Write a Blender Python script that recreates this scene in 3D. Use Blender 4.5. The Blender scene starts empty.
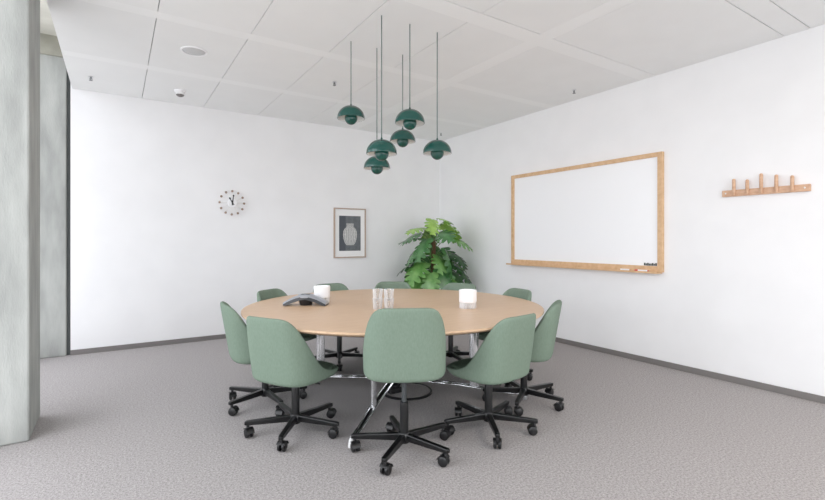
import bpy, bmesh, math, random
from mathutils import Vector, Matrix, Euler
random.seed(7)
PI = math.pi
C = bpy.context.scene.collection

# ------------------------------------------------------------------ materials
def lin(r, g, b):
    f = lambda c: (c/255/12.92) if c/255 <= .04045 else ((c/255+.055)/1.055)**2.4
    return (f(r), f(g), f(b), 1)

def mat(name, col, rough=.6, metal=0., spec=.5):
    m = bpy.data.materials.new(name); m.use_nodes = True
    b = m.node_tree.nodes['Principled BSDF']
    b.inputs['Base Color'].default_value = col
    b.inputs['Roughness'].default_value = rough
    b.inputs['Metallic'].default_value = metal
    b.inputs['Specular IOR Level'].default_value = spec
    return m

def noisy(name, c1, c2, scale=10., rough=.7, bump=0., bscale=None, stretch=(1, 1, 1), detail=4., spec=.5, lo=.35, hi=.65, metal=0., rot=(0, 0, 0), bdist=.01):
    m = mat(name, c1, rough, metal, spec)
    nt = m.node_tree; N = nt.nodes; L = nt.links; b = N['Principled BSDF']
    tc = N.new('ShaderNodeTexCoord'); mp = N.new('ShaderNodeMapping')
    mp.inputs['Scale'].default_value = stretch; mp.inputs['Rotation'].default_value = rot
    L.new(tc.outputs['Object'], mp.inputs['Vector'])
    n = N.new('ShaderNodeTexNoise'); n.inputs['Scale'].default_value = scale; n.inputs['Detail'].default_value = detail
    L.new(mp.outputs['Vector'], n.inputs['Vector'])
    r = N.new('ShaderNodeValToRGB')
    r.color_ramp.elements[0].position = lo; r.color_ramp.elements[0].color = c1
    r.color_ramp.elements[1].position = hi; r.color_ramp.elements[1].color = c2
    L.new(n.outputs['Fac'], r.inputs['Fac']); L.new(r.outputs['Color'], b.inputs['Base Color'])
    if bump:
        n2 = N.new('ShaderNodeTexNoise'); n2.inputs['Scale'].default_value = bscale or scale
        n2.inputs['Detail'].default_value = 3
        L.new(mp.outputs['Vector'], n2.inputs['Vector'])
        bp = N.new('ShaderNodeBump'); bp.inputs['Strength'].default_value = bump; bp.inputs['Distance'].default_value = bdist
        L.new(n2.outputs['Fac'], bp.inputs['Height']); L.new(bp.outputs['Normal'], b.inputs['Normal'])
    return m

M = {}
M['wall'] = noisy('white_plaster', lin(238, 238, 239), lin(241, 241, 242), 3, .85, .04, 180, spec=.2)
M['panel'] = noisy('ceiling_panel_paint', lin(238, 239, 239), lin(240, 241, 241), 4, .8, spec=.2)
M['band'] = mat('ceiling_band_paint', lin(244, 245, 245), .8, spec=.2)
M['gap'] = mat('dark_gap', lin(120, 120, 120), .9, spec=.1)
M['concrete'] = noisy('raw_concrete', lin(148, 150, 147), lin(178, 180, 176), 4.5, .85, .2, 60, stretch=(2.0, 2.0, .5), detail=10, spec=.2, lo=.3, hi=.7)
M['concrete_dark'] = noisy('beam_concrete', lin(150, 149, 138), lin(178, 176, 164), 3, .9, .12, 40, detail=6, spec=.2)
M['concrete_light'] = noisy('slab_concrete', lin(204, 202, 192), lin(222, 220, 210), 3, .9, .1, 40, detail=6, spec=.2)
M['skirt'] = mat('baseboard_grey', lin(118, 114, 112), .7, spec=.3)
M['gapdark'] = mat('shadow_strip', lin(96, 100, 100), .8, spec=.2)
M['alu'] = mat('window_aluminium', lin(120, 124, 126), .45, .3)
M['oak'] = noisy('oak_laminate', lin(202, 168, 135), lin(210, 178, 146), 6, .38, .02, 20, stretch=(1.2, 14, 1), spec=.4, rot=(0, 0, .55))
M['oak_edge'] = noisy('oak_edge', lin(222, 192, 160), lin(229, 202, 172), 8, .5, stretch=(1, 1, 8))
M['oak_frame'] = noisy('oak_frame', lin(204, 165, 124), lin(218, 182, 142), 8, .5, stretch=(1, 3, 3), spec=.35)
M['oak_rack'] = noisy('oak_rack', lin(196, 154, 124), lin(212, 174, 144), 12, .5, stretch=(1, 2, 5), spec=.35)
M['under'] = mat('underside_dark', lin(70, 66, 62), .6)
M['chrome'] = mat('polished_chrome', (.86, .87, .89, 1), .09, 1.)
M['chrome_bright'] = mat('bright_chrome', (.92, .93, .95, 1), .2, .85)
M['chrome_soft'] = mat('satin_chrome', (.72, .73, .75, 1), .28, 1.)
M['black'] = mat('black_plastic', lin(11, 11, 13), .42, spec=.5)
M['blackmetal'] = mat('black_coated_metal', lin(11, 12, 13), .3, spec=.5)
M['rod'] = mat('grey_rod', lin(92, 96, 98), .3, .7)
M['rubber'] = mat('grey_tread', lin(52, 53, 56), .55)
M['green'] = noisy('sage_wool', lin(112, 130, 114), lin(122, 139, 124), 150, .92, .15, 420, stretch=(1, 1, .3), spec=.15, lo=.3, hi=.7)
M['green_shaded'] = noisy('sage_wool_shaded', lin(102, 121, 102), lin(112, 131, 112), 150, .92, .15, 420, spec=.15)  # same wool, darkened to paint the shade inside the seat
M['lamp'] = mat('dark_green_enamel', lin(14, 70, 62), .13, spec=.5)
M['lampwhite'] = mat('white_enamel', lin(240, 240, 238), .35)
M['cord'] = mat('green_cord', lin(96, 112, 110), .6)
M['white'] = mat('white_ceramic', lin(246, 246, 248), .3)
M['whitematte'] = mat('white_matte_plastic', lin(236, 236, 236), .55)
M['paper'] = mat('white_paper', lin(240, 240, 240), .8, spec=.1)
M['board'] = mat('whiteboard_enamel', lin(246, 247, 249), .22, spec=.35)
M['print'] = noisy('print_grey', lin(98, 102, 106), lin(110, 114, 117), 30, .8, spec=.1)
M['printdark'] = mat('print_dark_grey', lin(84, 88, 94), .8, spec=.1)
M['vase'] = noisy('printed_vase', lin(178, 178, 176), lin(222, 222, 220), 60, .8, stretch=(3, 1, .5), spec=.1)
M['picframe'] = mat('pale_wood', lin(176, 156, 140), .5)
M['ball'] = mat('walnut_ball', lin(150, 128, 112), .5)
M['brass'] = mat('pale_spoke', lin(232, 230, 224), .5)
M['steel'] = mat('dull_steel', lin(120, 122, 124), .4, .5)
M['silver'] = mat('phone_silver', lin(168, 172, 180), .34, .4)
M['phoneblack'] = mat('phone_black', lin(26, 28, 32), .3)
M['grille'] = noisy('speaker_grille', lin(44, 46, 50), lin(60, 62, 66), 300, .6)
M['grille_grey'] = mat('speaker_grille_grey', lin(206, 207, 208), .8)
M['red'] = mat('marker_red', lin(206, 40, 50), .4)
M['markblack'] = mat('dark_mark', lin(60, 66, 62), .6)
M['soil'] = noisy('potting_soil', lin(60, 46, 36), lin(92, 72, 56), 60, .95, .5, 90)
M['pot'] = mat('pot_grey', lin(198, 198, 196), .6)
M['moss'] = noisy('coir_pole', lin(92, 66, 48), lin(128, 96, 70), 40, .95, .6, 120, stretch=(1, 1, 4))
M['stalk'] = mat('plant_stalk', lin(96, 132, 64), .5)

def leafmat(name, a, b):
    m = noisy(name, a, b, 9, .26, .12, 24, spec=.6)
    p = m.node_tree.nodes['Principled BSDF']
    p.inputs['Transmission Weight'].default_value = 0
    p.inputs['Subsurface Weight'].default_value = .0
    return m
M['leafd'] = leafmat('deep_leaf', lin(54, 102, 54), lin(82, 134, 76))
M['leafm'] = leafmat('mid_leaf', lin(84, 136, 64), lin(118, 166, 90))
M['leaflit'] = leafmat('lit_leaf', lin(128, 172, 70), lin(164, 202, 100))  # lighter colour paints the light falling on the topmost leaves

def carpet():
    m = mat('grey_loop_carpet', lin(150, 146, 147), .97, spec=.08)
    nt = m.node_tree; N = nt.nodes; L = nt.links; b = N['Principled BSDF']
    tc = N.new('ShaderNodeTexCoord')
    n = N.new('ShaderNodeTexNoise'); n.inputs['Scale'].default_value = 85; n.inputs['Detail'].default_value = 6; n.inputs['Roughness'].default_value = .85
    L.new(tc.outputs['Object'], n.inputs['Vector'])
    r = N.new('ShaderNodeValToRGB')
    r.color_ramp.elements[0].position = .3; r.color_ramp.elements[0].color = lin(100, 96, 96)
    r.color_ramp.elements[1].position = .7; r.color_ramp.elements[1].color = lin(204, 199, 198)
    L.new(n.outputs['Fac'], r.inputs['Fac']); L.new(r.outputs['Color'], b.inputs['Base Color'])
    v = N.new('ShaderNodeTexVoronoi'); v.inputs['Scale'].default_value = 230
    L.new(tc.outputs['Object'], v.inputs['Vector'])
    bp = N.new('ShaderNodeBump'); bp.inputs['Strength'].default_value = .45; bp.inputs['Distance'].default_value = .004
    L.new(v.outputs['Distance'], bp.inputs['Height']); L.new(bp.outputs['Normal'], b.inputs['Normal'])
    return m
M['carpet'] = carpet()

def glass(name, tint, glossy=.1, r=.02):
    m = bpy.data.materials.new(name); m.use_nodes = True
    nt = m.node_tree; N = nt.nodes; L = nt.links
    N.remove(N['Principled BSDF'])
    t = N.new('ShaderNodeBsdfTransparent'); t.inputs['Color'].default_value = tint
    g = N.new('ShaderNodeBsdfGlossy'); g.inputs['Roughness'].default_value = r
    lw = N.new('ShaderNodeLayerWeight'); lw.inputs['Blend'].default_value = glossy
    mx = N.new('ShaderNodeMixShader')
    L.new(lw.outputs['Fresnel'], mx.inputs['Fac']); L.new(t.outputs[0], mx.inputs[1]); L.new(g.outputs[0], mx.inputs[2])
    L.new(mx.outputs[0], N['Material Output'].inputs['Surface'])
    return m
M['pane'] = glass('window_glass', (.98, .98, .98, 1), .08)
M['pane_front'] = glass('front_glass', (.80, .80, .80, 1), .08)  # tint added to dim the light from behind the viewer
M['pane_dimmed'] = glass('dimmed_glass', (.76, .76, .77, 1), .08)  # invented tint, only there to cut the facade daylight
M['pane_dark'] = glass('extra_dimmed_glass', (.60, .60, .615, 1), .08)  # heavier tint added to dim the bay beside the back wall
def bright_glass():
    m = bpy.data.materials.new('glint_glass'); m.use_nodes = True
    nt = m.node_tree; N = nt.nodes; L = nt.links; N.remove(N['Principled BSDF'])
    t = N.new('ShaderNodeBsdfTransparent'); t.inputs['Color'].default_value = (.97, .975, .975, 1)
    d = N.new('ShaderNodeBsdfTranslucent'); d.inputs['Color'].default_value = (.95, .95, .96, 1)
    e = N.new('ShaderNodeBsdfDiffuse'); e.inputs['Color'].default_value = (.95, .95, .96, 1)
    g = N.new('ShaderNodeBsdfGlossy'); g.inputs['Roughness'].default_value = .08
    lw = N.new('ShaderNodeLayerWeight'); lw.inputs['Blend'].default_value = .86
    a = N.new('ShaderNodeMixShader'); b = N.new('ShaderNodeMixShader'); c = N.new('ShaderNodeMixShader')
    a.inputs['Fac'].default_value = .5; L.new(d.outputs[0], a.inputs[1]); L.new(e.outputs[0], a.inputs[2])
    L.new(lw.outputs['Facing'], b.inputs['Fac']); L.new(t.outputs[0], b.inputs[1]); L.new(a.outputs[0], b.inputs[2])  # white mixed in towards grazing edges paints the bright glints
    c.inputs['Fac'].default_value = .10; L.new(b.outputs[0], c.inputs[1]); L.new(g.outputs[0], c.inputs[2])
    L.new(c.outputs[0], N['Material Output'].inputs['Surface'])
    return m
M['tumbler'] = bright_glass()

# ------------------------------------------------------------------ mesh helpers
def box(bm, c, s, rot=None):
    g = bmesh.ops.create_cube(bm, size=1)
    mtx = Matrix.Translation(c) @ (rot if rot else Matrix.Identity(4)) @ Matrix.Diagonal((*s, 1))
    bmesh.ops.transform(bm, matrix=mtx, verts=g['verts']); return g['verts']

def bbox(bm, lo, hi):
    return box(bm, [(a+b)/2 for a, b in zip(lo, hi)], [b-a for a, b in zip(lo, hi)])

def ring_prof(bm, prof, seg=32, cx=0, cy=0, sx=1, sy=1, cap=True):
    """lathe about z: prof = [(r, z), ...]"""
    rows = []
    for r, z in prof:
        if r < 1e-6: rows.append([bm.verts.new((cx, cy, z))])
        else: rows.append([bm.verts.new((cx+r*sx*math.cos(2*PI*k/seg), cy+r*sy*math.sin(2*PI*k/seg), z)) for k in range(seg)])
    for a, b in zip(rows, rows[1:]):
        for k in range(seg):
            j = (k+1) % seg
            if len(a) == 1 and len(b) == 1: continue
            if len(a) == 1: bm.faces.new((a[0], b[j], b[k]))
            elif len(b) == 1: bm.faces.new((a[k], a[j], b[0]))
            else: bm.faces.new((a[k], a[j], b[j], b[k]))
    if cap:
        for row, flip in ((rows[0], True), (rows[-1], False)):
            if len(row) > 2: bm.faces.new(row[::-1] if flip else row)
    return rows

def tube(bm, pts, r, seg=10, cap=True, rad=None):
    pts = [Vector(p) for p in pts]; rows = []
    up = None
    for i, p in enumerate(pts):
        d = (pts[min(i+1, len(pts)-1)] - pts[max(i-1, 0)]).normalized()
        if up is None:
            up = Vector((0, 0, 1)) if abs(d.z) < .9 else Vector((1, 0, 0))
        x = d.cross(up).normalized(); y = x.cross(d).normalized(); up = y
        rr = rad[i] if rad else r
        rows.append([bm.verts.new(p + rr*(math.cos(2*PI*k/seg)*x + math.sin(2*PI*k/seg)*y)) for k in range(seg)])
    for a, b in zip(rows, rows[1:]):
        for k in range(seg):
            j = (k+1) % seg
            bm.faces.new((a[k], a[j], b[j], b[k]))
    if cap:
        bm.faces.new(rows[0][::-1]); bm.faces.new(rows[-1])

def prism(bm, pts2, z0, z1, place=lambda x, y, z: (x, y, z)):
    a = [bm.verts.new(place(x, y, z0)) for x, y in pts2]; b = [bm.verts.new(place(x, y, z1)) for x, y in pts2]
    n = len(pts2)
    bm.faces.new(a[::-1]); bm.faces.new(b)
    for i in range(n):
        j = (i+1) % n
        bm.faces.new((a[i], a[j], b[j], b[i]))

def sphere(bm, c, r, u=16, v=10):
    g = bmesh.ops.create_uvsphere(bm, u_segments=u, v_segments=v, radius=r)
    bmesh.ops.translate(bm, verts=g['verts'], vec=c); return g['verts']

def obj(name, bm, m, parent=None, smooth=False, bevel=0., sub=0, label=None, kind=None):
    bmesh.ops.recalc_face_normals(bm, faces=bm.faces)
    me = bpy.data.meshes.new(name); bm.to_mesh(me); bm.free()
    me.materials.append(m)
    if smooth:
        for p in me.polygons: p.use_smooth = True
    o = bpy.data.objects.new(name, me); C.objects.link(o)
    if parent: o.parent = parent
    if bevel:
        b = o.modifiers.new('b', 'BEVEL'); b.width = bevel; b.segments = 2; b.limit_method = 'ANGLE'; b.angle_limit = .7
    if sub:
        s = o.modifiers.new('s', 'SUBSURF'); s.levels = sub; s.render_levels = sub
    if smooth == 'auto':
        me.set_sharp_from_angle(angle=math.radians(40))
    if label: o['label'] = label
    if kind: o['kind'] = kind
    return o

def struct(name, bm, m, parent=None, **k):
    o = obj(name, bm, m, parent, **k); o['kind'] = 'structure'; return o

def thing(name, label, cat, loc=(0, 0, 0), rz=0, group=None):
    o = bpy.data.objects.new(name, None); C.objects.link(o)
    o.location = loc; o.rotation_euler = (0, 0, rz); o.empty_display_size = .1
    o['label'] = label; o['category'] = cat
    if group: o['group'] = group
    return o

def tag(o, label, cat, group=None):
    o['label'] = label; o['category'] = cat
    if group: o['group'] = group
    return o

def copy_tree(o, parent=None):
    c = o.copy(); C.objects.link(c)
    if parent: c.parent = parent
    for ch in list(o.children): copy_tree(ch, c)
    return c

B = bmesh.new
# ------------------------------------------------------------------ room dimensions
XR, YB, H = 4.615, 6.276, 2.945     # right wall, back wall, ceiling
YF = -2.6                           # wall behind the viewer
XG = -.9                            # glazing line
XC = -.46                           # room side of the columns
SL = 3.47                           # concrete slab soffit along the facade
BR = .41                            # column size

bm = B(); bbox(bm, (XG-.1, YF-.1, -.12), (XR+.1, YB+.5, 0)); struct('floor', bm, M['carpet'])
bm = B(); bbox(bm, (-.425, YB, 0), (XR+.15, YB+.15, 3.5)); struct('wall_back', bm, M['wall'])
bm = B(); bbox(bm, (XR, YF-.15, 0), (XR+.15, YB, 3.5)); struct('wall_right', bm, M['wall'])
bm = B(); bbox(bm, (XG-.1, YF-.15, 0), (.3, YF, 3.5)); bbox(bm, (3.9, YF-.15, 0), (XR, YF, 3.5)); bbox(bm, (.3, YF-.15, 2.75), (3.9, YF, 3.5)); bbox(bm, (.3, YF-.15, 0), (3.9, YF, .12))
struct('wall_front', bm, M['wall'])
bm = B(); bbox(bm, (-.46, YB+.03, 0), (-.425, YB+.1, 3.3)); struct('trim_1', bm, M['gapdark'])
bm = B(); bbox(bm, (-.425, YB-.014, 0), (XR-.014, YB, .056)); struct('baseboard_back', bm, M['skirt'], bevel=.003)
bm = B(); bbox(bm, (XR-.014, YF, 0), (XR, YB, .056)); struct('baseboard_right', bm, M['skirt'], bevel=.003)

# concrete facade: columns, beams, slab
COLY = [YB-.02, 3.73, 1.205, -1.32]
for i, y in enumerate(COLY):
    bm = B(); bbox(bm, (XG+.02, y, 0), (XC, y+(.49 if i == 1 else BR), 3.27))
    struct('column_%d' % (i+1), bm, M['concrete'], bevel=.012)
    bm = B(); bbox(bm, (XG+.02, y-.03, 3.26), (-.2, y+BR+.03, SL)); struct('beam_%d' % (i+1), bm, M['concrete_dark'])
bm = B(); bbox(bm, (XG-.15, YF-.15, SL), (XR+.15, YB+.5, SL+.2)); struct('ceiling_slab', bm, M['concrete_light'])
bm = B(); bbox(bm, (-.41, YF, H), (-.399, YB, SL)); struct('trim_2', bm, M['panel'])
bm = B(); bbox(bm, (XG-.1, YB+BR, 0), (-.4, YB+.5, SL)); struct('wall_left_end', bm, M['concrete'])

# glazing bays
ys = sorted(COLY)
bays = [(YF, ys[0])] + [(a+BR, b) for a, b in zip(ys, ys[1:])]
for i, (a, b) in enumerate(bays):
    w = bpy.data.objects.new('window_%d' % (i+1), None); C.objects.link(w); w['kind'] = 'structure'
    w.location = (XG, (a+b)/2, 0); h = (b-a)/2; t = .05
    bm = B()
    bbox(bm, (-.03, -h, 0), (.03, h, .1)); bbox(bm, (-.03, -h, SL-.1), (.03, h, SL))
    bbox(bm, (-.03, -h, .1), (.03, -h+t, SL-.1)); bbox(bm, (-.03, h-t, .1), (.03, h, SL-.1)); bbox(bm, (-.03, -.03, .1), (.03, .03, SL-.1))
    struct('window_frame', bm, M['alu'], w)
    for s in (-1, 1):
        bm = B(); y0, y1 = sorted((s*.03, s*(h-t))); bm.faces.new([bm.verts.new(q) for q in ((0, y0, .1), (0, y1, .1), (0, y1, SL-.1), (0, y0, SL-.1))]); struct('window_pane', bm, M['pane_dark'] if i == len(bays)-1 else M['pane_dimmed'], w)
# window in the wall behind the viewer
w = bpy.data.objects.new('window_5', None); C.objects.link(w); w['kind'] = 'structure'; w.location = (2.1, YF-.08, 0)
bm = B()
for x in (-1.8, -.6, .6, 1.8): bbox(bm, (x-.025, -.03, .12), (x+.025, .03, 2.75))
bbox(bm, (-1.8, -.03, .12), (1.8, .03, .17)); bbox(bm, (-1.8, -.03, 2.7), (1.8, .03, 2.75))
struct('window_frame', bm, M['alu'], w)
for x in (-1.2, 0, 1.2):
    bm = B(); bm.faces.new([bm.verts.new(q) for q in ((x-.575, 0, .17), (x+.575, 0, .17), (x+.575, 0, 2.7), (x-.575, 0, 2.7))]); struct('window_pane', bm, M['pane_front'], w)

# metal panel ceiling: light bands with sunk panels between them
bm = B(); bbox(bm, (-.395, YF, H+.03), (XR, YB, H+.06)); ceil = struct('ceiling', bm, M['gap'])
bands = [(5.06, 5.18), (3.83, 3.95), (2.56, 2.72), (1.326, 1.486), (.09, .25), (-1.145, -.985), (-2.38, -2.22)]
XB = (2.90, 3.05)
def plate(x0, x1, y0, y1, m, name, g):
    bm = B(); bbox(bm, (x0+g[0], y0+g[1], H), (x1-g[0], y1-g[1], H+.03)); struct(name, bm, m, ceil)
for k, (a, b) in enumerate(bands):
    plate(-.399, XR, a, b, M['panel'] if a == 1.326 else M['band'], 'ceiling_band', (0, 0))
prev = YB
xs = [-.402, .254, .92, 1.59, 2.265, XB[0]]
for a, b in bands + [(YF, YF)]:
    if prev - b > .05:
        g = (.003, .0008) if not (abs(prev-1.326) < .01 or abs(b-1.486) < .01) else (.003, .008)
        for x0, x1 in zip(xs, xs[1:]): plate(x0, x1, b, prev, M['panel'], 'ceiling_panel', g)
        plate(XB[0], XB[1], b, prev, M['band'], 'ceiling_band', (0, 0))
        plate(XB[1], XR, b, prev, M['panel'], 'ceiling_panel', g)
    prev = a

# ------------------------------------------------------------------ ceiling fittings
t = thing('ceiling_speaker', 'flat round white speaker disc set flush in the ceiling panel', 'speaker', (.577, 4.451, H))
bm = B(); ring_prof(bm, [(.108, 0), (.108, -.006), (.098, -.01), (.094, -.004), (.094, 0)], 36); obj('rim', bm, M['white'], t, True)
bm = B(); ring_prof(bm, [(.094, 0), (.094, -.004), (.05, -.007), (0, -.008)], 36); obj('grille', bm, M['grille_grey'], t, True)
t = thing('smoke_detector', 'small domed white smoke detector on the ceiling beyond the speaker disc', 'smoke detector', (.60, 5.72, H))
bm = B(); ring_prof(bm, [(.06, 0), (.06, -.014), (.052, -.02), (0, -.02)], 28); obj('base', bm, M['white'], t, 'auto')
bm = B(); ring_prof(bm, [(.042, -.02), (.042, -.04), (.034, -.058), (.02, -.064), (0, -.066)], 28); obj('sensor_dome', bm, M['whitematte'], t, 'auto')
bm = B(); ring_prof(bm, [(.0, -.0662), (.022, -.0656), (.035, -.0582), (.0425, -.046)], 28, cap=False); obj('slot', bm, M['skirt'], t)

def sprinkler():
    t = thing('ceiling_sprinkler', '', 'sprinkler', group='sprinkler heads in the ceiling')
    bm = B(); ring_prof(bm, [(.024, 0), (.024, -.003), (.014, -.007), (0, -.007)], 20); obj('escutcheon', bm, M['chrome_soft'], t, 'auto')
    bm = B()
    ring_prof(bm, [(.009, -.007), (.009, -.016), (.004, -.018), (.004, -.034), (0, -.034)], 12)
    for s in (-1, 1): tube(bm, [(s*.008, 0, -.014), (s*.013, 0, -.024), (s*.004, 0, -.037)], .0022, 6)
    obj('nozzle', bm, M['steel'], t)
    bm = B(); ring_prof(bm, [(0, -.036), (.017, -.036), (.017, -.0385), (0, -.0385)], 16); obj('deflector', bm, M['steel'], t)
    return t
SPR = [(-.22, 5.73, 'small sprinkler head in the ceiling corner nearest the concrete columns'),
       (1.94, 4.515, 'small sprinkler head in the ceiling just behind the six pendants'),
       (4.288, 3.30, 'small sprinkler head in the ceiling above the whiteboard, beside the right wall'),
       (4.264, 5.76, 'small sprinkler head in the ceiling corner above the potted plant')]
s0 = sprinkler()
for i, (x, y, l) in enumerate(SPR):
    s = s0 if i == 0 else copy_tree(s0); s.location = (x, y, H); s['label'] = l

# ------------------------------------------------------------------ pendants
def pendant():
    t = thing('pendant_lamp', '', 'pendant lamp', group='dark green dome pendants over the table')
    R = .115
    bm = B(); prof = []
    for k in range(13):
        a = PI/2*k/12; prof.append((max(R*math.sin(a), 0), -.105*(1-math.cos(a))))
    prof[0] = (.0, 0)
    prof += [(R, -.109), (R-.004, -.109)]
    ring_prof(bm, prof, 48, cap=False); obj('shade', bm, M['lamp'], t, True)
    bm = B(); ring_prof(bm, [(R-.004, -.109), (R-.004, -.105)] + [((R-.005)*math.sin(PI/2*k/12), -.005-.1*(1-math.cos(PI/2*k/12))) for k in range(12, -1, -1)], 48, cap=False)
    obj('inner_reflector', bm, M['lampwhite'], t, True)
    bm = B(); r = .054
    ring_prof(bm, [(r*math.sin(PI*k/16), -.106 + r*math.cos(PI*k/16)) for k in range(17)], 36, cap=False)
    obj('lower_globe', bm, M['lamp'], t, True)
    bm = B(); ring_prof(bm, [(.0, .016), (.005, .016), (.008, .006), (.012, -.001), (0, -.001)], 16); obj('cap', bm, M['lamp'], t, True)
    return t
PEN = [(1.66, 3.515, 2.402, 'dark green dome pendant hanging highest, leftmost of the six on the longest view of bare ceiling'),
       (1.66, 2.985, 2.020, 'glossy dark green dome pendant overlapping the lowest one just above it'),
       (1.908, 3.515, 2.003, 'dark green dome pendant hanging lowest of the six'),
       (2.172, 3.515, 2.268, 'dark green dome pendant tucked behind and just below another dome, on a short cord'),
       (1.91, 2.985, 2.284, 'dark green dome pendant second highest, hiding part of the dome behind it'),
       (2.172, 2.985, 2.077, 'dark green dome pendant farthest right, hanging in front of the room corner')]
PEN[0] = PEN[0][:3] + ('dark green dome pendant hanging highest, leftmost of the six',)
p0 = pendant()
for i, (x, y, z, l) in enumerate(PEN):
    p = p0 if i == 0 else copy_tree(p0)
    p.location = (x, y, z); p['label'] = l
for p, (x, y, z, l) in zip([o for o in C.objects if o.name.startswith('pendant_lamp')], PEN):
    bm = B(); tube(bm, [(0, 0, .014), (0, 0, H-p.location.z)], .0042, 8); obj('cord', bm, M['cord'], p, True)

# ------------------------------------------------------------------ table
TC = Vector((1.966, 3.314, 0)); TH = .73; TR = 1.212
t = thing('round_table', 'large round oak-topped conference table on chrome cross base, ringed by green chairs', 'table', TC)
bm = B(); ring_prof(bm, [(0, TH-.026), (TR-.02, TH-.026), (TR, TH-.012), (TR, TH-.0015), (TR-.0015, TH), (0, TH)], 160, cap=False)
top = obj('tabletop', bm, M['oak'], t, 'auto')
bm = B(); ring_prof(bm, [(0, TH-.031), (TR-.03, TH-.031), (TR-.022, TH-.0262), (0, TH-.0262)], 120, cap=False); obj('underside', bm, M['under'], t)
bm = B(); ring_prof(bm, [(0, .085), (.06, .085), (.07, .095), (.07, .125), (.06, .135), (0, .135)], 32); obj('hub', bm, M['chrome'], t, 'auto')
for ang in (-135, -44, 45, 135):
    a = math.radians(ang); d = Vector((math.cos(a), math.sin(a), 0)); n = Vector((-d.y, d.x, 0)); Z = Vector((0, 0, 1))
    rho = .60 if ang in (-135, 45) else .665
    bm = B()
    for s in (-1, 1):
        tube(bm, [d*.05+n*s*.024+Z*.112, d*.55+n*s*.022+Z*.090, d*.88+n*s*.016+Z*.050, d*1.06+n*s*.010+Z*.040], .0085, 10)
    arm = obj('base_arm', bm, M['chrome'], t, True)
    bm = B(); q = [d*.08+Z*.108, d*.55+Z*.086, d*.88+Z*.047, d*1.04+Z*.038]
    for p, r in zip(q, q[1:]):
        m_ = (p+r)/2; L_ = (r-p).length
        box(bm, m_, (L_, .026, .012), Matrix.Rotation(a, 4, 'Z') @ Matrix.Rotation(math.atan2(p.z-r.z, (r-p).xy.length), 4, 'Y'))
    obj('infill', bm, M['blackmetal'], arm)
    bm = B(); f = d*1.07; ring_prof(bm, [(0, 0), (.019, 0), (.020, .004), (.015, .042), (.011, .052), (0, .054)], 18, f.x, f.y); obj('foot', bm, M['whitematte'] if ang == -135 else M['chrome_soft'], arm, 'auto')
    bm = B()
    ring_prof(bm, [(0, .08), (.019, .08), (.019, TH-.04), (0, TH-.04)], 22, 0, 0, 2.0, 1)
    bmesh.ops.transform(bm, matrix=Matrix.Translation(d*rho) @ Matrix.Rotation(a, 4, 'Z'), verts=bm.verts)
    obj('leg', bm, M['chrome_bright'], t, 'auto')
    bm = B(); box(bm, d*rho+Z*(TH-.036), (.22, .12, .008), Matrix.Rotation(a, 4, 'Z')); obj('mounting_plate', bm, M['blackmetal'], t)
bm = B()
for ang in (0, 90): box(bm, (0, 0, TH-.05), (1.16, .05, .03), Matrix.Rotation(math.radians(ang+45), 4, 'Z'))
obj('cross_rail', bm, M['blackmetal'], t)

# floor box under the table
t = thing('floor_outlet', 'round carpeted floor box with black rim and black cables under the table', 'floor box', (2.04, 3.235, 0))
bm = B(); ring_prof(bm, [(.195, 0), (.213, 0), (.213, .010), (.207, .016), (.198, .016), (.195, .010)], 48, cap=False); obj('rim', bm, M['black'], t, 'auto')
bm = B(); ring_prof(bm, [(0, .0), (.195, .0), (.195, .011), (0, .011)], 48); obj('lid', bm, M['carpet'], t)
bm = B()
bbox(bm, (-.17, -.02, .011), (-.06, .10, .055)); obj('socket_box', bm, M['black'], t, bevel=.008)
for k in range(4):
    bm = B()
    tube(bm, [(-.11+.03*math.cos(.9*j+k)*(1+.25*k), .04+(.05+.012*k)*math.sin(.9*j+k), .06+.006*k+.004*math.sin(j)) for j in range(9)], .006, 8); obj('cable', bm, M['black'], t, True)

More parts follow.
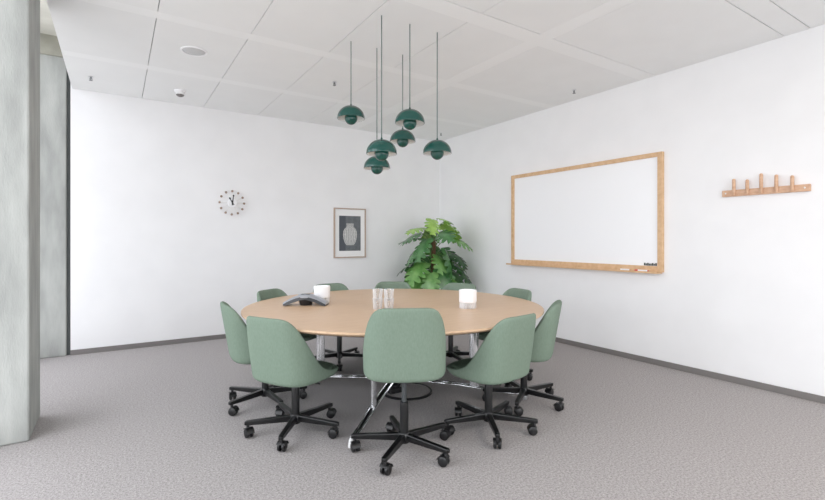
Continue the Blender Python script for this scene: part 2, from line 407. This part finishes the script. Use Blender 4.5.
# ------------------------------------------------------------------ chairs
# one tub shell, chair faces +y; plan outline is a squared oval, the rim sweeps from the backrest top down to the seat front
def interp(tab, q):
    for (a, b), (c, d) in zip(tab, tab[1:]):
        if q <= c: return b + (d-b)*max(0, (q-a))/(c-a)
    return tab[-1][1]
RIM = [(-.235, .790), (-.222, .789), (-.205, .783), (-.188, .768), (-.170, .738), (-.150, .690), (-.125, .625), (-.098, .565), (-.065, .507), (-.02, .457), (.04, .428), (.10, .415), (.17, .407), (.22, .400), (.30, .392)]
YB0, YF0 = -.235, .270
def outline(th):
    """th = 0 at the back centre, pi at the front centre"""
    sx_, cy_ = math.sin(th), -math.cos(th)
    if cy_ < 0: e, a, b = 3.4, .245, -YB0
    else: e, a, b = 2.7, .245, YF0
    k = (abs(sx_/a)**e + abs(cy_/b)**e)**(-1/e)
    return sx_*k, cy_*k
def shell_bm():
    bm = B(); K = 56; cols = []
    for i in range(K):
        th = 2*PI*i/K
        x, y = outline(th); zr = interp(RIM, y)
        bk = max(0, min(1, (-.02-y)/.2)); bk = bk*bk*(3-2*bk)          # how much this column belongs to the back
        th_ = .026 + .008*bk
        def at_(s, z, off=0.):
            lean = bk*max(0, z-.40)*.17
            tap = 1 - .10*max(0, (z-.5)/.29)**2*bk
            nx, ny = x/.238**2, y/.24**2; L_ = math.hypot(nx, ny) or 1
            return bm.verts.new((x*s*tap - nx/L_*off, y*s - lean - ny/L_*off, z))
        col = []
        for s_, z in ((.35, .350), (.70, .352), (.88, .358), (.955, .370), (.985, .385)): col.append(at_(s_, z))
        z0 = min(.402, zr-.012)
        for q in (0, .2, .4, .6, .8, .95): col.append(at_(1-.008*(1-q), z0+(zr-.008-z0)*q))
        col.append(at_(1, zr, .004)); col.append(at_(1, zr, th_-.004))
        zi = .405
        for q in (.95, .75, .5, .28):
            z = zi + (max(zr-.01, zi+.002)-zi)*q; col.append(at_(1, z, th_))
        hi = max(0, zr-zi)
        col.append(at_(1, zi + min(.02, hi*.1), th_ + .006)); col.append(at_(.84, zi-.004)); col.append(at_(.55, zi-.008)); col.append(at_(.25, zi-.009))
        cols.append(col)
    n = len(cols[0])
    for a, b in zip(cols, cols[1:]+cols[:1]):
        for k in range(n-1): bm.faces.new((a[k], b[k], b[k+1], a[k+1]))
    bm.faces.new([c[0] for c in cols][::-1]); bm.faces.new([c[-1] for c in cols])
    return bm
def pad_bm():
    bm = B(); K = 48; rows = []
    for s_, z in ((.875, .400), (.90, .409), (.885, .418), (.82, .425), (.55, .430), (.25, .430)):
        rows.append([])
        for i in range(K):
            x, y = outline(2*PI*i/K); rows[-1].append(bm.verts.new((x*s_, y*s_*(.98 if y > 0 else .98), z - (.012 if y > .12 else 0)*((y-.12)/.14 if y > .12 else 0))))
    for a, b in zip(rows, rows[1:]):
        for k in range(K): bm.faces.new((a[k], a[(k+1) % K], b[(k+1) % K], b[k]))
    bm.faces.new(rows[0][::-1]); bm.faces.new(rows[-1])
    return bm

def castor_bm(r, ang, yaw):
    bm = B()
    for s in (-1, 1):
        v = ring_prof(bm, [(0, -.010), (.022, -.010), (.029, -.006), (.030, 0), (.029, .006), (.022, .010), (0, .010)], 22, cap=False)
        vs = [x for row in v for x in row]
        bmesh.ops.transform(bm, matrix=Matrix.Translation((0, s*.0145, .030)) @ Matrix.Rotation(PI/2, 4, 'X'), verts=vs)
    box(bm, (-.004, 0, .044), (.034, .007, .032))
    v0 = len(bm.verts)
    bm.verts.ensure_lookup_table()
    tmp = [x for row in ring_prof(bm, [(0, .045), (.010, .045), (.010, .078), (.008, .082), (0, .082)], 12, .012, 0, cap=False) for x in row]
    # mudguard over the wheels
    g = [(.034*math.cos(t_), .030+.034*math.sin(t_)) for t_ in [math.radians(q) for q in range(35, 176, 20)]]
    rows = [[bm.verts.new((x, s*.026, z)) for x, z in g] for s in (-1, 1)]
    for k in range(len(g)-1): bm.faces.new((rows[0][k], rows[0][k+1], rows[1][k+1], rows[1][k]))
    bmesh.ops.transform(bm, matrix=Matrix.Translation((r*math.cos(ang), r*math.sin(ang), 0)) @ Matrix.Rotation(yaw, 4, 'Z') @ Matrix.Translation((-.012, 0, 0)), verts=bm.verts)
    return bm

def make_chair():
    t = thing('swivel_chair', '', 'chair', group='green swivel chairs around the round table')
    obj('shell', shell_bm(), M['green'], t, True, sub=1)
    obj('seat_pad', pad_bm(), M['green_shaded'], t, True, sub=1)
    bm = B(); bbox(bm, (-.085, -.10, .334), (.085, .10, .3515)); bbox(bm, (-.045, -.055, .312), (.045, .05, .336)); obj('seat_plate', bm, M['blackmetal'], t, bevel=.006)
    bm = B(); tube(bm, [(.04, .0, .326), (.15, .02, .328), (.185, .03, .324)], .006, 8); obj('lever', bm, M['black'], t, True)
    bm = B(); ring_prof(bm, [(0, .13), (.015, .13), (.015, .33), (0, .33)], 18); obj('gas_rod', bm, M['rod'], t, 'auto')
    bm = B(); ring_prof(bm, [(0, .062), (.0265, .062), (.0265, .285), (.024, .30), (.016, .302), (0, .302)], 22); obj('gas_column', bm, M['blackmetal'], t, 'auto')
    bm = B(); ring_prof(bm, [(0, .058), (.032, .058), (.037, .066), (.037, .108), (.032, .118), (0, .118)], 26); base = obj('star_base', bm, M['blackmetal'], t, 'auto')
    for k in range(5):
        a = 2*PI*k/5
        bm = B()
        vs = []
        for x, z0, z1, w in ((.025, .072, .114, .0170), (.16, .074, .109, .0160), (.308, .077, .103, .0150), (.320, .079, .100, .012)):
            vs.append([bm.verts.new((x, s*w, z)) for s, z in ((-1, z0), (1, z0), (1, z1), (-1, z1))])
        for p, q in zip(vs, vs[1:]):
            for j in range(4): bm.faces.new((p[j], p[(j+1) % 4], q[(j+1) % 4], q[j]))
        bm.faces.new(vs[0][::-1]); bm.faces.new(vs[-1])
        bmesh.ops.rotate(bm, cent=(0, 0, 0), matrix=Matrix.Rotation(a, 3, 'Z'), verts=bm.verts)
        leg = obj('leg', bm, M['blackmetal'], base, bevel=.004)
        leg.parent = t
        yaw = [2.1, .5, 1.4, 3.6, 5.2][k]
        obj('castor', castor_bm(.298, a, yaw), M['black'], leg, 'auto')
    return t

# (hub x, y, facing toward table as angle of outward direction, base turn, lift, label)
def at(ang, r): return (TC.x+r*math.cos(math.radians(ang)), TC.y+r*math.sin(math.radians(ang)))
CH = [
 ((1.450, 2.330), -119, 1.6, .112, 'green swivel chair raised higher than the rest, its whole back facing the viewer'),
 ((.998, 2.967), -152, 19.3, .012, 'green swivel chair seen obliquely from behind, just left of the raised chair'),
 ((2.097, 2.297), -82, 21.8, .012, 'green swivel chair seen obliquely from behind, just right of the raised chair'),
 ((.974, 3.613), 176, 60, .012, 'green swivel chair at the left end of the table, nearest the concrete columns'),
 ((2.680, 2.531), -54, 70, .012, 'green swivel chair at the right end of the table, its side showing against the wall'),
 (at(-9, 1.05), -9, 10, .012, 'green swivel chair behind the right rim of the table, below the whiteboard'),
 (at(25.5, 1.05), 25.5, 40, .012, 'green swivel chair across the table, backrest top showing behind the right white canister'),
 (at(60.5, 1.06), 58.5, 54, .012, 'green swivel chair across the table, backrest top showing behind the tumblers'),
 (at(92, 1.05), 92, 30, .012, 'green swivel chair across the table behind the left white canister, below the framed picture'),
 (at(125.5, 1.05), 126, 9, .012, 'green swivel chair across the table, backrest top showing below the ball clock'),
]
ch0 = make_chair()
for i, (p, out, turn, lift, l) in enumerate(CH):
    c = ch0 if i == 0 else copy_tree(ch0)
    c.location = (p[0], p[1], 0)
    rz = math.radians(out+180-90); c.rotation_euler = (0, 0, rz); c['label'] = l
    for ch in c.children:
        n = ch.name.split('.')[0]
        if n in ('shell', 'seat_pad', 'seat_plate', 'lever', 'gas_rod'): ch.location.z = lift
        if n in ('shell', 'seat_pad'): ch.location.y = -.012 if i == 1 else -.026 if i == 3 else (.004 if i == 2 else .014)
        if n == 'shell' or n == 'seat_pad': ch.location.x = .014 if i in (1, 3) else 0
        if n in ('leg', 'star_base'): ch.rotation_euler = (0, 0, math.radians(turn)-rz)

# ------------------------------------------------------------------ things on the table
t = thing('conference_phone', 'silver and black three-armed conference phone on the oak tabletop', 'phone', (1.322, 3.668, TH+.0006), math.radians(-34))
t.scale = (1, 1, 1.2)
def phone_arm(bm, a, top_w=1., zoff=0., r0=0., r1=.185):
    prev = None; S = 9
    for k in range(S+1):
        q = r0+(r1-r0)*k/S; f_ = q/.185
        zt = .072 - .056*f_**1.7 + zoff; zb = max(.046 - .054*f_**1.2, 0) + zoff
        if zoff: zb = zt-.012
        w = (.068-.03*f_+.012*f_*f_)*top_w
        row = [bm.verts.new((q, -w, zb)), bm.verts.new((q, w, zb)), bm.verts.new((q, w*.93, zt-.008)), bm.verts.new((q, w*.55, zt)), bm.verts.new((q, -w*.55, zt)), bm.verts.new((q, -w*.93, zt-.008))]
        bmesh.ops.rotate(bm, cent=(0, 0, 0), matrix=Matrix.Rotation(a, 3, 'Z'), verts=row)
        if prev:
            for j in range(6): bm.faces.new((prev[j], prev[(j+1) % 6], row[(j+1) % 6], row[j]))
        else: bm.faces.new(row[::-1])
        prev = row
    bm.faces.new(prev)
for a, r1 in ((math.radians(184), .178), (math.radians(-4), .178), (math.radians(104), .10)):
    bm = B(); phone_arm(bm, a, r1=r1); arm = obj('arm', bm, M['phoneblack'], t, 'auto')
    bm = B(); phone_arm(bm, a, 1.03, .0035, .0, r1+.003); obj('top_cover', bm, M['silver'], arm, 'auto')
bm = B(); ring_prof(bm, [(0, .05), (.06, .05), (.070, .056), (.070, .066), (.06, .0735), (0, .0745)], 30); obj('control_dome', bm, M['silver'], t, 'auto')
bm = B(); ring_prof(bm, [(0, 0), (.045, 0), (.05, .004), (.066, .05), (0, .05)], 30); obj('pedestal', bm, M['phoneblack'], t, 'auto')
bm = B(); bbox(bm, (-.036, -.03, .0742), (.036, .02, .0757)); obj('display', bm, M['grille'], t)

def canister(l, x, y):
    t = thing('canister', l, 'canister', (x, y, TH+.0005), 0, 'white canisters on the table')
    bm = B(); ring_prof(bm, [(0, .046), (.066, .046), (.070, .050), (.070, .140), (.067, .1435), (.060, .1435), (.058, .138), (.058, .128), (0, .128)], 40); obj('body', bm, M['white'], t, 'auto')
    bm = B(); ring_prof(bm, [(0, 0), (.042, 0), (.044, .003), (.044, .046), (0, .046)], 32, -.012, -.004); obj('foot', bm, M['white'], t, 'auto')
    bm = B(); ring_prof(bm, [(.0665, .0), (.0665, .046), (.063, .046), (.063, .0)], 40, cap=False); obj('clear_ring', bm, M['tumbler'], t, 'auto')
    return t
canister('white cylindrical canister on a clear ring foot, standing behind the conference phone', 1.4915, 3.740)
canister('white cylindrical canister on a clear ring foot, alone near the right of the table', 2.345, 2.81)

def tumbler():
    bm = B(); ring_prof(bm, [(0, 0), (.031, 0), (.033, .003), (.0405, .088), (.0395, .0885), (.0385, .088), (.0315, .012), (0, .011)], 28, cap=False)
    o = obj('tumbler', bm, M['tumbler'], None, 'auto'); tag(o, '', 'glass', 'stacked clear tumblers on the table'); return o
g0 = tumbler(); used = False
v = Vector((.839, -.544, 0)); gc = Vector((1.748, 3.117, TH))
for s, side in ((-1, 'left'), (1, 'right')):
    for k, lv in ((0, 'lower'), (1, 'upper')):
        g = g0 if not used else g0.copy()
        if used: C.objects.link(g)
        used = True
        g.location = gc + v*s*.044 + Vector((0, 0, k*.068+.0003))
        g['label'] = '%s clear tumbler of the %s stack of two glasses on the table' % (lv, side)

# ------------------------------------------------------------------ back wall: clock and picture
W = YB
t = thing('wall_clock', 'round ball clock with twelve brown balls on thin spokes on the white back wall', 'clock', (1.258, W, 1.752))
def disc(bm, r, y0, y1, cx=0, cz=0, seg=28):
    rows = ring_prof(bm, [(0, y0), (r, y0), (r, y1), (0, y1)], seg)
    vs = [x for row in rows for x in row]
    bmesh.ops.transform(bm, matrix=Matrix.Translation((cx, 0, cz)) @ Matrix.Rotation(PI/2, 4, 'X'), verts=vs)
bm = B(); disc(bm, .040, .0, .05); disc(bm, .056, .026, .055); obj('hub', bm, M['white'], t, 'auto', bevel=.004)
for k in range(12):
    a = PI*2*k/12+.02; d = Vector((math.sin(a), 0, math.cos(a)))
    bm = B(); tube(bm, [d*.04+Vector((0, -.03, 0)), d*.140+Vector((0, -.03, 0))], .0022, 6); sp = obj('spoke', bm, M['brass'], t, True)
    bm = B(); sphere(bm, d*.151+Vector((0, -.03, 0)), .0155, 16, 10); obj('ball', bm, M['ball'], t, True)
def hand(a, ln, blob, y):
    d = Vector((math.sin(a), 0, math.cos(a))); n = Vector((d.z, 0, -d.x)); bm = B()
    q = [(-.035, .006), (0, .009), (ln-blob*1.2, .0045)]
    pts = [(-d*-s0_+n*w_) for s0_, w_ in q] + [(d*s0_-n*w_) for s0_, w_ in reversed(q)]
    pts2 = [(p.x, p.z) for p in pts]
    prism(bm, pts2, y, y-.002, lambda x, z, yy: (x, yy, z))
    el = [(d*(ln-blob+blob*math.cos(q_)) + n*(blob*.75*math.sin(q_))) for q_ in [2*PI*j/16 for j in range(16)]]
    prism(bm, [(p.x, p.z) for p in el], y, y-.002, lambda x, z, yy: (x, yy, z))
    return bm
obj('hour_hand', hand(math.radians(-30), .078, .015, -.058), M['phoneblack'], t)
obj('minute_hand', hand(math.radians(8), .104, .013, -.062), M['phoneblack'], t)
bm = B(); disc(bm, .006, .055, .068); obj('pin', bm, M['phoneblack'], t)

# picture
PX0, PX1, PZ0, PZ1 = 2.680, 3.203, 1.003, 1.746
t = thing('framed_picture', 'framed grey print of a pale ribbed vase hanging on the white back wall', 'picture', (PX0, W, PZ0))
w_, h_ = PX1-PX0, PZ1-PZ0; f_ = .018
bm = B()
bbox(bm, (0, -.028, 0), (f_, 0, h_)); bbox(bm, (w_-f_, -.028, 0), (w_, 0, h_)); bbox(bm, (f_, -.028, 0), (w_-f_, 0, f_)); bbox(bm, (f_, -.028, h_-f_), (w_-f_, 0, h_))
obj('frame', bm, M['picframe'], t, bevel=.002)
bm = B(); bbox(bm, (f_, -.012, f_), (w_-f_, 0, h_-f_)); obj('mat_board', bm, M['paper'], t)
a0, a1, b0, b1 = .085, w_-.085, .105, h_-.115
bm = B(); bbox(bm, (a0, -.0135, b0), (a1, -.0121, b1)); pr = obj('print', bm, M['print'], t)
bm = B(); bbox(bm, (a0, -.0139, b0), (a0+.105, -.0136, b1)); obj('dark_band', bm, M['printdark'], pr)  # darker printed band along the left of the print
cx = (a0+a1)/2; z0 = b0+.085
prof = [(.0, 0), (.055, 0), (.082, .03), (.104, .09), (.113, .155), (.108, .205), (.088, .245), (.060, .268), (.055, .285), (.058, .325), (.0, .325)]
pts = [(cx+x, z0+z) for x, z in prof[1:-1]] + [(cx-x, z0+z) for x, z in reversed(prof[1:-1])]
bm = B(); prism(bm, pts, -.0141, -.0148, lambda x, z, y: (x, y, z)); obj('vase_motif', bm, M['vase'], pr)
bm = B()
for k in range(-3, 4):
    q = k/3.6
    for (x1, z1), (x2, z2) in zip(prof[1:-1], prof[2:-1]):
        p = [(cx+x1*q-.003, z0+z1+.004), (cx+x1*q+.003, z0+z1+.004), (cx+x2*q+.003, z0+z2-.0), (cx+x2*q-.003, z0+z2-.0)]
        if abs(p[0][1]-p[2][1]) < .006: continue
        prism(bm, p, -.0149, -.0152, lambda x, z, y: (x, y, z))
obj('vase_ribs', bm, M['print'], pr)

# ------------------------------------------------------------------ right wall: whiteboard, markers, coat rack
X = XR
y0, y1, z0, z1 = 2.474, 4.558, .945, 2.157; fw = .045; fy = .05
t = thing('whiteboard', 'large whiteboard in an oak frame with pen tray on the right wall', 'whiteboard', (X, 0, 0))
bm = B(); bbox(bm, (-.022, y0+fy*.6, z0+.03), (0, y1-fy*.6, z1-.02)); obj('writing_panel', bm, M['board'], t)
bm = B()
bbox(bm, (-.04, y0, z0), (0, y0+fy, z1)); bbox(bm, (-.04, y1-fy, z0), (0, y1, z1)); bbox(bm, (-.04, y0+fy, z1-fw), (0, y1-fy, z1)); bbox(bm, (-.04, y0+fy, z0), (0, y1-fy, z0+.06))
obj('frame', bm, M['oak_frame'], t, bevel=.003)
bm = B(); bbox(bm, (-.105, y0+.02, .932), (-.0, y1+.032, .9445)); bbox(bm, (-.105, y0+.02, .9445), (-.098, y1+.032, .952)); obj('pen_tray', bm, M['oak_frame'], t, bevel=.002)
bm = B(); yy = y0+fy+.012
for w2 in (.018, .012, .016, .010, .014, .017, .012, .016):
    bbox(bm, (-.0235, yy, z0+.062), (-.022, yy+w2, z0+.084 + (.006 if w2 > .015 else 0))); yy += w2+.003
obj('maker_mark', bm, M['markblack'], t)
def marker(l, yc, cap, rz):
    t = thing('whiteboard_marker', l, 'marker', (X-.072, yc, .9445+.0102), rz, 'markers in the whiteboard tray')
    bm = B(); tube(bm, [(0, -.05, 0), (0, .05, 0)], .0098, 14); obj('barrel', bm, M['white'], t, 'auto')
    bm = B(); tube(bm, [(0, .05, 0), (0, .082, 0), (0, .088, 0)], .0101, 14, rad=[.0101, .0096, .006]); obj('cap', bm, cap, t, 'auto')
    bm = B(); tube(bm, [(0, -.058, 0), (0, -.0501, 0)], .008, 14); obj('end_plug', bm, cap, t, 'auto')
marker('white whiteboard marker with red cap in the tray of the whiteboard', 2.655, M['red'], 0)
marker('white whiteboard marker with brown cap lying farther along the whiteboard tray', 2.850, M['oak_frame'], .03)

t = thing('coat_rack', 'short oak coat rack with five upright round pegs on the right wall', 'coat rack', (X, 0, 0))
bm = B(); bbox(bm, (-.024, 1.318, 1.657), (0, 1.945, 1.714)); obj('rail_board', bm, M['oak_rack'], t, bevel=.004)
for y, zt in ((1.845, 1.812), (1.743, 1.795), (1.641, 1.835), (1.535, 1.812), (1.429, 1.793)):
    bm = B(); r = .0135
    ring_prof(bm, [(0, 1.668), (r-.003, 1.668), (r, 1.672), (r, zt-.012), (r*.87, zt-.006), (r*.5, zt-.0015), (0, zt)], 18, -.024-r+.003, y)
    obj('peg', bm, M['oak_rack'], t, 'auto')
for y in (1.915, 1.352):
    bm = B(); rows = ring_prof(bm, [(0, 0), (.007, 0), (.006, .003), (0, .0035)], 14)
    bmesh.ops.transform(bm, matrix=Matrix.Translation((-.024, y, 1.686)) @ Matrix.Rotation(-PI/2, 4, 'Y'), verts=bm.verts); obj('screw', bm, M['paper'], t, 'auto')

# ------------------------------------------------------------------ plant
PP = Vector((3.93, 5.53, 0))
t = thing('monstera_plant', 'tall potted monstera with glossy split leaves on a brown pole in the room corner', 'plant', PP)
bm = B(); ring_prof(bm, [(0, 0), (.15, 0), (.16, .01), (.19, .34), (.192, .36), (.178, .36), (.172, .33), (0, .33)], 40); obj('pot', bm, M['pot'], t, 'auto')
bm = B(); ring_prof(bm, [(0, .325), (.172, .325), (.172, .338), (.1, .345), (0, .348)], 32); obj('soil', bm, M['soil'], t, True)
bm = B()
def spine(z): return Vector((.02*math.sin(z*2)+.045*(z-.6)*.3, -.03*(z-.6)*.3, z))
tube(bm, [spine(.33+.08*k) for k in range(13)], .034, 14); obj('support_pole', bm, M['moss'], t, True)
def leaf_bm(L, seed):
    rnd = random.Random(seed); bm = B()
    W2 = L*.52
    def half(u): return W2*(max(0, math.sin(PI*min(1, (u*.93+.07)))) ** .62)*(1.08-.42*u)
    nl = 5
    def P(x, y):
        z = -.42*x*x/L - .34*y*y/L + .03*math.sin(9*y/L+seed)*abs(x)/L*L
        return bm.verts.new((x, y, z))
    ts = [-.14] + [k/nl for k in range(nl+1)]
    mid = [P(0, max(0, q)*L) for q in [k/nl for k in range(nl+1)]]
    for s in (-1, 1):
        prev_in = None
        for k in range(nl):
            u0, u1 = k/nl, (k+1)/nl; um = (u0+u1)/2
            h0, h1, hm = half(u0), half(u1), half(um)
            fwd = .16*L*(.4+um*.5)
            back = -.15*L if k == 0 else 0
            deep = .40 + .12*rnd.random()
            i0 = P(s*h0*deep*.9, u0*L+fwd*deep*.8 + back*.8); i1 = P(s*h1*deep*.9, u1*L+fwd*deep*.8)
            if prev_in: 
                bmesh.ops.delete(bm, geom=[i0], context='VERTS'); i0 = prev_in
            g = (u1-u0)*L*.13
            o0 = P(s*hm*.86, u0*L+fwd*.8+g+back); om = P(s*hm*1.02, um*L+fwd+back*.6); o1 = P(s*hm*.84, u1*L+fwd*.8-g)
            if k == nl-1:
                bm.faces.new((mid[k], i0, o0, om)); bm.faces.new((mid[k], om, mid[k+1]))
            else:
                bm.faces.new((mid[k], i0, i1, mid[k+1]))
                bm.faces.new((i0, o0, om)); bm.faces.new((i0, om, i1)); bm.faces.new((i1, om, o1))
            prev_in = i1
    return bm
leaf_src = []
for k, (L, m_) in enumerate(((.36, 'leafd'), (.34, 'leafm'), (.30, 'leaflit'), (.32, 'leafd'), (.30, 'leafm'))):
    bm = leaf_bm(L, k+1); bmesh.ops.recalc_face_normals(bm, faces=bm.faces)
    me = bpy.data.meshes.new('leaf'); bm.to_mesh(me); bm.free(); me.materials.append(M[m_])
    for p in me.polygons: p.use_smooth = True
    leaf_src.append(me)
LV = []
rnd = random.Random(23)
for k in range(27):
    q = k/26
    z = .62 + .96*q + rnd.uniform(-.05, .05)
    az = k*2.39996 + .6 + rnd.uniform(-.35, .35)
    reach = (.30 - .19*q**2)*rnd.uniform(.6, 1.15)
    LV.append((az, z, reach, (2 if q > .84 else (1 if rnd.random() < .5 else rnd.choice([0, 3, 4]))), rnd.uniform(.95, 1.22)))
for deg, z, reach, kind, sc in ((-36, 1.30, .26, 1, 1.05), (-30, .90, .30, 0, 1.15), (-8, 1.08, .30, 3, 1.1), (150, .98, .20, 0, 1.1), (140, 1.30, .17, 3, 1.05), (-42, 1.53, .16, 2, 1.0), (-60, .74, .28, 1, .9)):
    LV.append((math.radians(deg), z, reach, kind, sc))
for az, z, reach, kind, sc in LV:
    d = Vector((math.cos(az), math.sin(az), 0))
    st = spine(max(.42, min(1.28, z-.22)))
    base = Vector((spine(z).x, spine(z).y, 0)) + d*reach + Vector((0, 0, z))
    lf = bpy.data.objects.new('leaf', leaf_src[kind]); C.objects.link(lf); lf.parent = t
    tilt = math.radians(rnd.uniform(-58, -14)) if z < 1.3 else math.radians(rnd.uniform(-35, 5))
    roll = math.radians(rnd.uniform(-25, 25))
    lf.matrix_local = Matrix.Translation(base) @ Matrix.Rotation(az-PI/2+rnd.uniform(-.3, .3), 4, 'Z') @ Matrix.Rotation(tilt, 4, 'X') @ Matrix.Rotation(roll, 4, 'Y') @ Matrix.Diagonal((sc, sc, sc, 1))
    if kind == 2: lf['label'] = 'bright leaf with painted-in light'
    bm = B(); m1 = st.lerp(base, .55) + Vector((0, 0, .06))
    tube(bm, [st, st.lerp(m1, .5)+Vector((0, 0, .015)), m1, m1.lerp(base, .6)+Vector((0, 0, .012)), base], .005, 7, rad=[.007, .006, .005, .0045, .004])
    obj('petiole', bm, M['stalk'], t, True)

# ------------------------------------------------------------------ light: overcast sky through the windows
world = bpy.data.worlds.new('sky'); bpy.context.scene.world = world; world.use_nodes = True
nt = world.node_tree; bg = nt.nodes['Background']
tc = nt.nodes.new('ShaderNodeTexCoord'); sx = nt.nodes.new('ShaderNodeSeparateXYZ'); rp = nt.nodes.new('ShaderNodeValToRGB')
nt.links.new(tc.outputs['Generated'], sx.inputs[0]); mr = nt.nodes.new('ShaderNodeMapRange')
mr.inputs['From Min'].default_value = -1; mr.inputs['From Max'].default_value = 1
nt.links.new(sx.outputs['Z'], mr.inputs['Value']); nt.links.new(mr.outputs[0], rp.inputs['Fac'])
rp.color_ramp.elements[0].position = .3; rp.color_ramp.elements[0].color = (.47, .47, .47, 1)
rp.color_ramp.elements[1].position = .56; rp.color_ramp.elements[1].color = (.935, .962, 1, 1)
nt.links.new(rp.outputs['Color'], bg.inputs['Color']); bg.inputs['Strength'].default_value = SKY = 5.65

def portal(name, loc, rot, sx_, sy_):
    l = bpy.data.lights.new(name, 'AREA'); l.shape = 'RECTANGLE'; l.size = sx_; l.size_y = sy_
    l.cycles.is_portal = True
    o = bpy.data.objects.new(name, l); C.objects.link(o); o.location = loc; o.rotation_euler = rot
for i, (a, b) in enumerate(bays):
    portal('window_portal', (XG-.06, (a+b)/2, SL/2), (0, -PI/2, 0), SL, b-a)
portal('window_portal', (2.1, YF-.2, 1.43), (PI/2, 0, 0), 3.6, 2.65)

l = bpy.data.lights.new('added_warm_fill', 'AREA'); l.shape = 'RECTANGLE'; l.size = 1.6; l.size_y = 1.6; l.energy = 34; l.color = (1, .87, .74)  # unseen fill lamp, added to warm and brighten the right side
o = bpy.data.objects.new('added_warm_fill', l); C.objects.link(o); o.location = (2.9, -.7, H-.02)

# ------------------------------------------------------------------ camera
cam = bpy.data.cameras.new('camera'); co = bpy.data.objects.new('camera', cam); C.objects.link(co)
cam.sensor_width = 36; cam.sensor_fit = 'HORIZONTAL'; cam.lens = 456.9/825*36
cam.shift_y = -10/825; cam.clip_start = .02
co.location = (0, 0, 1.27); co.rotation_euler = (PI/2, 0, -.57498)
bpy.context.scene.camera = co
sc = bpy.context.scene
sc.view_settings.view_transform = 'Standard'; sc.view_settings.look = 'None'; sc.view_settings.exposure = 0; sc.view_settings.gamma = 1.08
sc.cycles.max_bounces = 12; sc.cycles.diffuse_bounces = 8; sc.cycles.sample_clamp_indirect = 8; sc.cycles.caustics_reflective = False; sc.cycles.caustics_refractive = False
